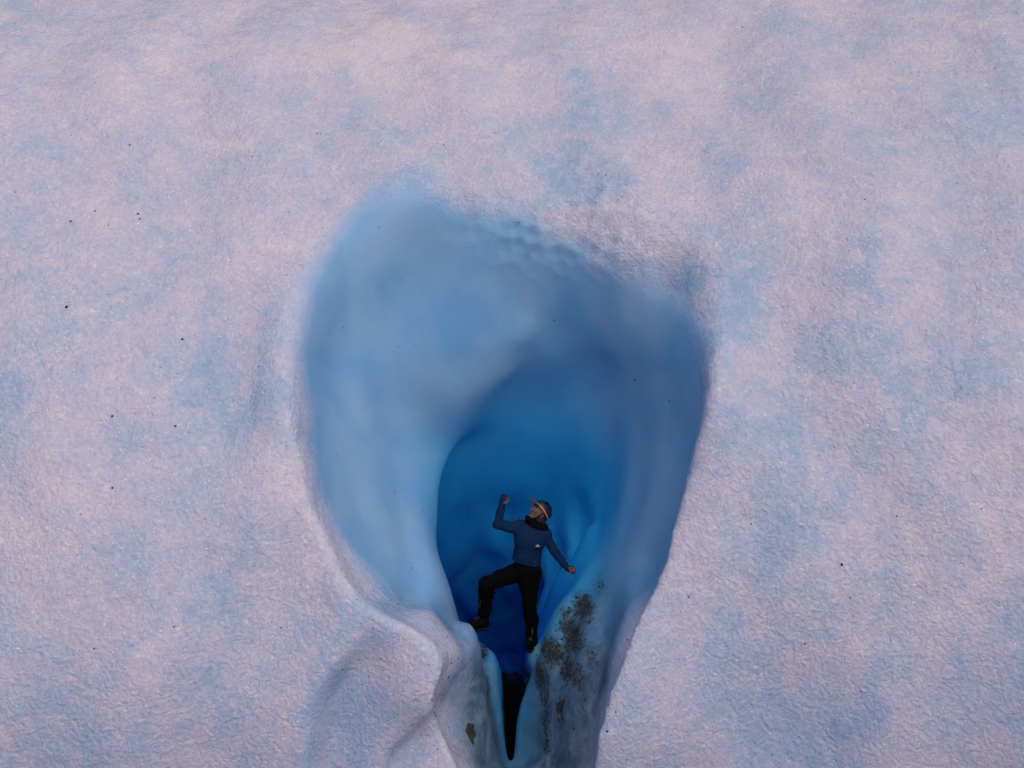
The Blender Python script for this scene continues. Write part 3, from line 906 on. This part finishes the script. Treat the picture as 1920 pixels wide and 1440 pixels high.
tb = BVHTree.FromPolygons([tuple(v.co) for v in trousers.data.vertices], [tuple(p.vertices) for p in trousers.data.polygons])
sb = BVHTree.FromPolygons([tuple(v.co) for v in shirt.data.vertices], [tuple(p.vertices) for p in shirt.data.polygons])
def on(tree, px, py, off=.003):
    d = Vector(((px - 960) / FPX, 1, -(py - 720) / FPX)).normalized()
    p, n, i, q = tree.ray_cast(Vector((0, 0, 0)), d, 60)
    return (np.array(p) - np.array(d) * off) if p is not None else J(px, py, -.1)
for (a, b) in (((901, 1126), (900, 1139)), ((998, 1177), (998, 1191))):
    sub("reflective_strip", strip_mesh("reflective_strip", on(tb, *a), on(tb, *b), .0055, M_GREY), trousers)
for (a, b) in (((923, 1106), (929, 1112)), ((925, 1112), (930, 1111))):
    sub("strap", strip_mesh("strap", J(*a, -.08), J(*b, -.08), .008, M_PANTS), trousers)

# emblem on the chest: small white mountain with a wave in it
def emblem():
    outl = [(1003.6, 1025.4), (1006.2, 1022.4), (1008.4, 1020.0), (1010.0, 1022.2), (1012.6, 1025.6), (1010.6, 1025.2), (1009.3, 1023.2), (1008.2, 1022.2), (1007.4, 1023.6), (1008.6, 1025.3)]
    bm_ = bmesh.new()
    P = [on(sb, *q, off=.004) for q in outl]
    f = [bm_.verts.new(p) for p in P]; g = [bm_.verts.new(p + np.array([0, .003, 0])) for p in P]
    bm_.faces.new(f); bm_.faces.new(g[::-1])
    for i in range(len(f)): bm_.faces.new((f[i], g[i], g[(i + 1) % len(f)], f[(i + 1) % len(f)]))
    bmesh.ops.triangulate(bm_, faces=bm_.faces)
    m = bpy.data.meshes.new("emblem"); bm_.to_mesh(m); bm_.free(); m.materials.append(M_WHITE); return m
sub("emblem", emblem(), shirt)
sub("hem_tag", strip_mesh("hem_tag", on(sb, 1001, 1052.5), on(sb, 1005, 1053.5), .003, M_GREY), shirt)

# boots
def boot(an, toe, heel_drop, lean):
    t = toe - an; t[2] = 0
    L = np.linalg.norm(t); t /= L; dn = np.array([0, 0, -1.]) + t * lean; dn /= np.linalg.norm(dn)
    B = Blob(np.minimum(an, toe) - .17, np.maximum(an, toe) + .17, .005)
    sole_c = an + dn * heel_drop
    heel = sole_c - t * .045; ball = toe + dn * .0
    B.cap(an + [0, 0, .05], an + dn * .03, .058, .056, .02)
    B.cap(an + dn * .02, toe, .056, .042, .025)
    B.cap(heel + [0, 0, .03], toe + [0, 0, .0], .045, .043, .02)
    bt = part("boot", B.mesh("boot", M_BOOT, .006, .03))
    B = Blob(np.minimum(an, toe) - .2, np.maximum(an, toe) + .2, .005)
    a = heel + [0, 0, -.012]; b = toe + t * .01 + [0, 0, -.040]
    B.cap(a, b, .044, .043, .01); 
    c = (a + b) / 2; ax = (b - a) / np.linalg.norm(b - a); nn_ = np.cross(ax, np.cross(np.array([0, 0, 1.]), ax)); nn_ /= np.linalg.norm(nn_)
    B.halfspace(c + nn_ * -.008, nn_); B.halfspace(c - nn_ * .036, -nn_)
    for q in np.linspace(-.5, .5, 6):                        # tread
        pc = c + ax * q * np.linalg.norm(b - a) * 1.4 - nn_ * .038
        B.cap(pc - np.cross(ax, nn_) * .06, pc + np.cross(ax, nn_) * .06, .006, .006, .002) if False else B.ell(pc, (.007, .05, .010), np.stack([ax, np.cross(ax, nn_), nn_], 1), .003, cut=True)
    sub("sole", B.mesh("sole", M_SOLE), bt)
    for q in (0.2, .45, .7):
        pc = an + (toe - an) * q + np.array([0, 0, .05 - .01 * q])
        s_ = np.cross(t, [0, 0, 1.])
        sub("lace", strip_mesh("lace", pc - s_ * .02, pc + s_ * .02 + t * .01, .004, M_GREY), bt)
    return bt
boot(anR + [0, 0, -.01], J(887, 1171, -.10), .085, .1)
boot(anL + [0, 0, .01], J(992, 1210, -.14), .070, .0)

# hair hanging at the nape and neck gaiter pulled up to the chin
B = Blob(headc - .26, headc + .26, .005)
B.ell(HL(0, -.045, -.01), (.080, .078, .095), RH, .02)
B.cap(HL(.03, -.06, -.06), J(1016, 990, .03), .045, .04, .03); B.cap(HL(-.03, -.06, -.06), J(1012, 990, .04), .045, .04, .03)
hair = part("hair", B.mesh("hair", M_HAIR, .012, .02))
B = Blob(headc - .30, headc + .26, .005)
B.cap(J(990, 973.5, -.055), J(1005, 979, -.03), .030, .045, .03); B.cap(J(989, 970, -.06), J(990, 974, -.05), .022, .026, .02)
B.cap(J(999, 985, -.03), J(1019, 990, .0), .045, .05, .03); B.ell(J(1009, 987, .01), (.086, .078, .050), None, .03)
part("neck_gaiter", B.mesh("neck_gaiter", M_GAIT, .014, .03))

# helmet
HC = (0, -.022, .050)                                     # shell centre in head frame
def helmet():
    c = headc + RH @ np.array(HC)
    B = Blob(c - .2, c + .2, .0045)
    B.ell(c, (.104, .128, .112), RH, .005)
    B.ell(c, (.098, .122, .106), RH, .003, cut=True)
    rim_n = RH @ np.array([0, .30, -.95]); rim_n /= np.linalg.norm(rim_n)      # plane of the rim, back hangs lower
    B.halfspace(c + rim_n * .012, rim_n)
    for s_, f_, u_ in ((-.062, .03, .075), (.062, .03, .075), (-.028, .02, .105), (.028, .02, .105), (-.06, -.05, .075), (.06, -.05, .075), (0, -.08, .09), (-.085, -.01, .045), (.085, -.01, .045)):
        B.ell(c + RH @ np.array([s_, f_, u_]), (.009, .030, .022), RH, .004, cut=True)
    he = part("helmet", B.mesh("helmet", M_HELM))
    # trim along the rim
    e1 = RH @ np.array([1., 0, 0]); e2 = np.cross(rim_n, e1); pts = []
    for a in np.linspace(0, 2 * math.pi, 72, endpoint=False):
        d = e1 * math.cos(a) + e2 * math.sin(a); o_ = c + rim_n * .012
        lo_, hi_ = .05, .2
        for _ in range(30):
            m_ = (lo_ + hi_) / 2; q = RH.T @ (o_ + d * m_ - c)
            if ((q / np.array([.104, .128, .112])) ** 2).sum() < 1: lo_ = m_
            else: hi_ = m_
        pts.append(o_ + d * lo_)
    def ring(name, mat, wd, off, thick):
        bm_ = bmesh.new(); R_ = []
        for p in pts:
            out = p - (c + rim_n * .012); out /= np.linalg.norm(out)
            R_.append([bm_.verts.new(p + out * (thick * u_) + rim_n * (off + wd * v_)) for u_, v_ in ((-1.6, 0), (1, 0), (1, 1), (-1.6, 1))])
        for i in range(len(R_)):
            a_, b_ = R_[i], R_[(i + 1) % len(R_)]
            for j in range(4): bm_.faces.new((a_[j], b_[j], b_[(j + 1) % 4], a_[(j + 1) % 4]))
        bmesh.ops.recalc_face_normals(bm_, faces=bm_.faces)
        m = bpy.data.meshes.new(name); bm_.to_mesh(m); bm_.free(); m.materials.append(mat); return m
    sub("rim", ring("rim", M_RIM, .005, 0, .003), he)
    sub("headband", ring("headband", M_ORANGE, .010, .005, .001), he)
    # visor: curved brim pointing forward, orange underneath
    bm_ = bmesh.new(); n = 15; top = []; bot = []
    for r_ in range(7):
        t_ = r_ / 6
        tr, br = [], []
        for i in range(n):
            a = (i / (n - 1) - .5) * 2
            ang_ = a * math.radians(58)
            sx = math.sin(ang_) * .097 * (1 - .18 * t_ * 1); fy = math.cos(ang_) * .118 + t_ * .108 * math.cos(a * 1.25) ** .8
            uz = .020 + t_ * .014 + .018 * (1 - a * a) + 0
            p = c + RH @ np.array([sx, fy - .005, uz - .03])
            tr.append(bm_.verts.new(p + RH @ np.array([0, 0, .0035]))); br.append(bm_.verts.new(p - RH @ np.array([0, 0, .0035])))
        top.append(tr); bot.append(br)
    fb = []
    for r_ in range(6):
        for i in range(n - 1):
            bm_.faces.new((top[r_][i], top[r_][i + 1], top[r_ + 1][i + 1], top[r_ + 1][i]))
            fb.append(bm_.faces.new((bot[r_][i], bot[r_ + 1][i], bot[r_ + 1][i + 1], bot[r_][i + 1])))
    for i in range(n - 1):
        for r_ in (0, 6): bm_.faces.new((top[r_][i], top[r_][i + 1], bot[r_][i + 1], bot[r_][i]))
    for r_ in range(6):
        for i in (0, n - 1): bm_.faces.new((top[r_][i], top[r_ + 1][i], bot[r_ + 1][i], bot[r_][i]))
    bmesh.ops.recalc_face_normals(bm_, faces=bm_.faces)
    for f_ in fb: f_.material_index = 1
    m = bpy.data.meshes.new("visor"); bm_.to_mesh(m); bm_.free(); m.materials.append(M_HELM); m.materials.append(M_ORANGE)
    sub("visor", m, he)
    # chin strap
    bm_ = bmesh.new()
    for sg in (-1, 1):
        P = [HL(sg * .078, .000, .02), HL(sg * .074, .012, -.03), HL(sg * .055, .030, -.075), HL(sg * .010, .045, -.108)]
        prev = None
        for p in P:
            f3 = RH @ np.array([0, .008, 0]); o3 = RH @ np.array([sg * .003, 0, -.001])
            cur = [bm_.verts.new(p - f3), bm_.verts.new(p + f3), bm_.verts.new(p + f3 + o3), bm_.verts.new(p - f3 + o3)]
            if prev:
                for j in range(4): bm_.faces.new((prev[j], cur[j], cur[(j + 1) % 4], prev[(j + 1) % 4]))
            prev = cur
    m = bpy.data.meshes.new("chin_strap"); bm_.to_mesh(m); bm_.free(); m.materials.append(M_GAIT)
    sub("chin_strap", m, he)
    return he
helmet()
print("glacier faces", len(GQ), "person ok")
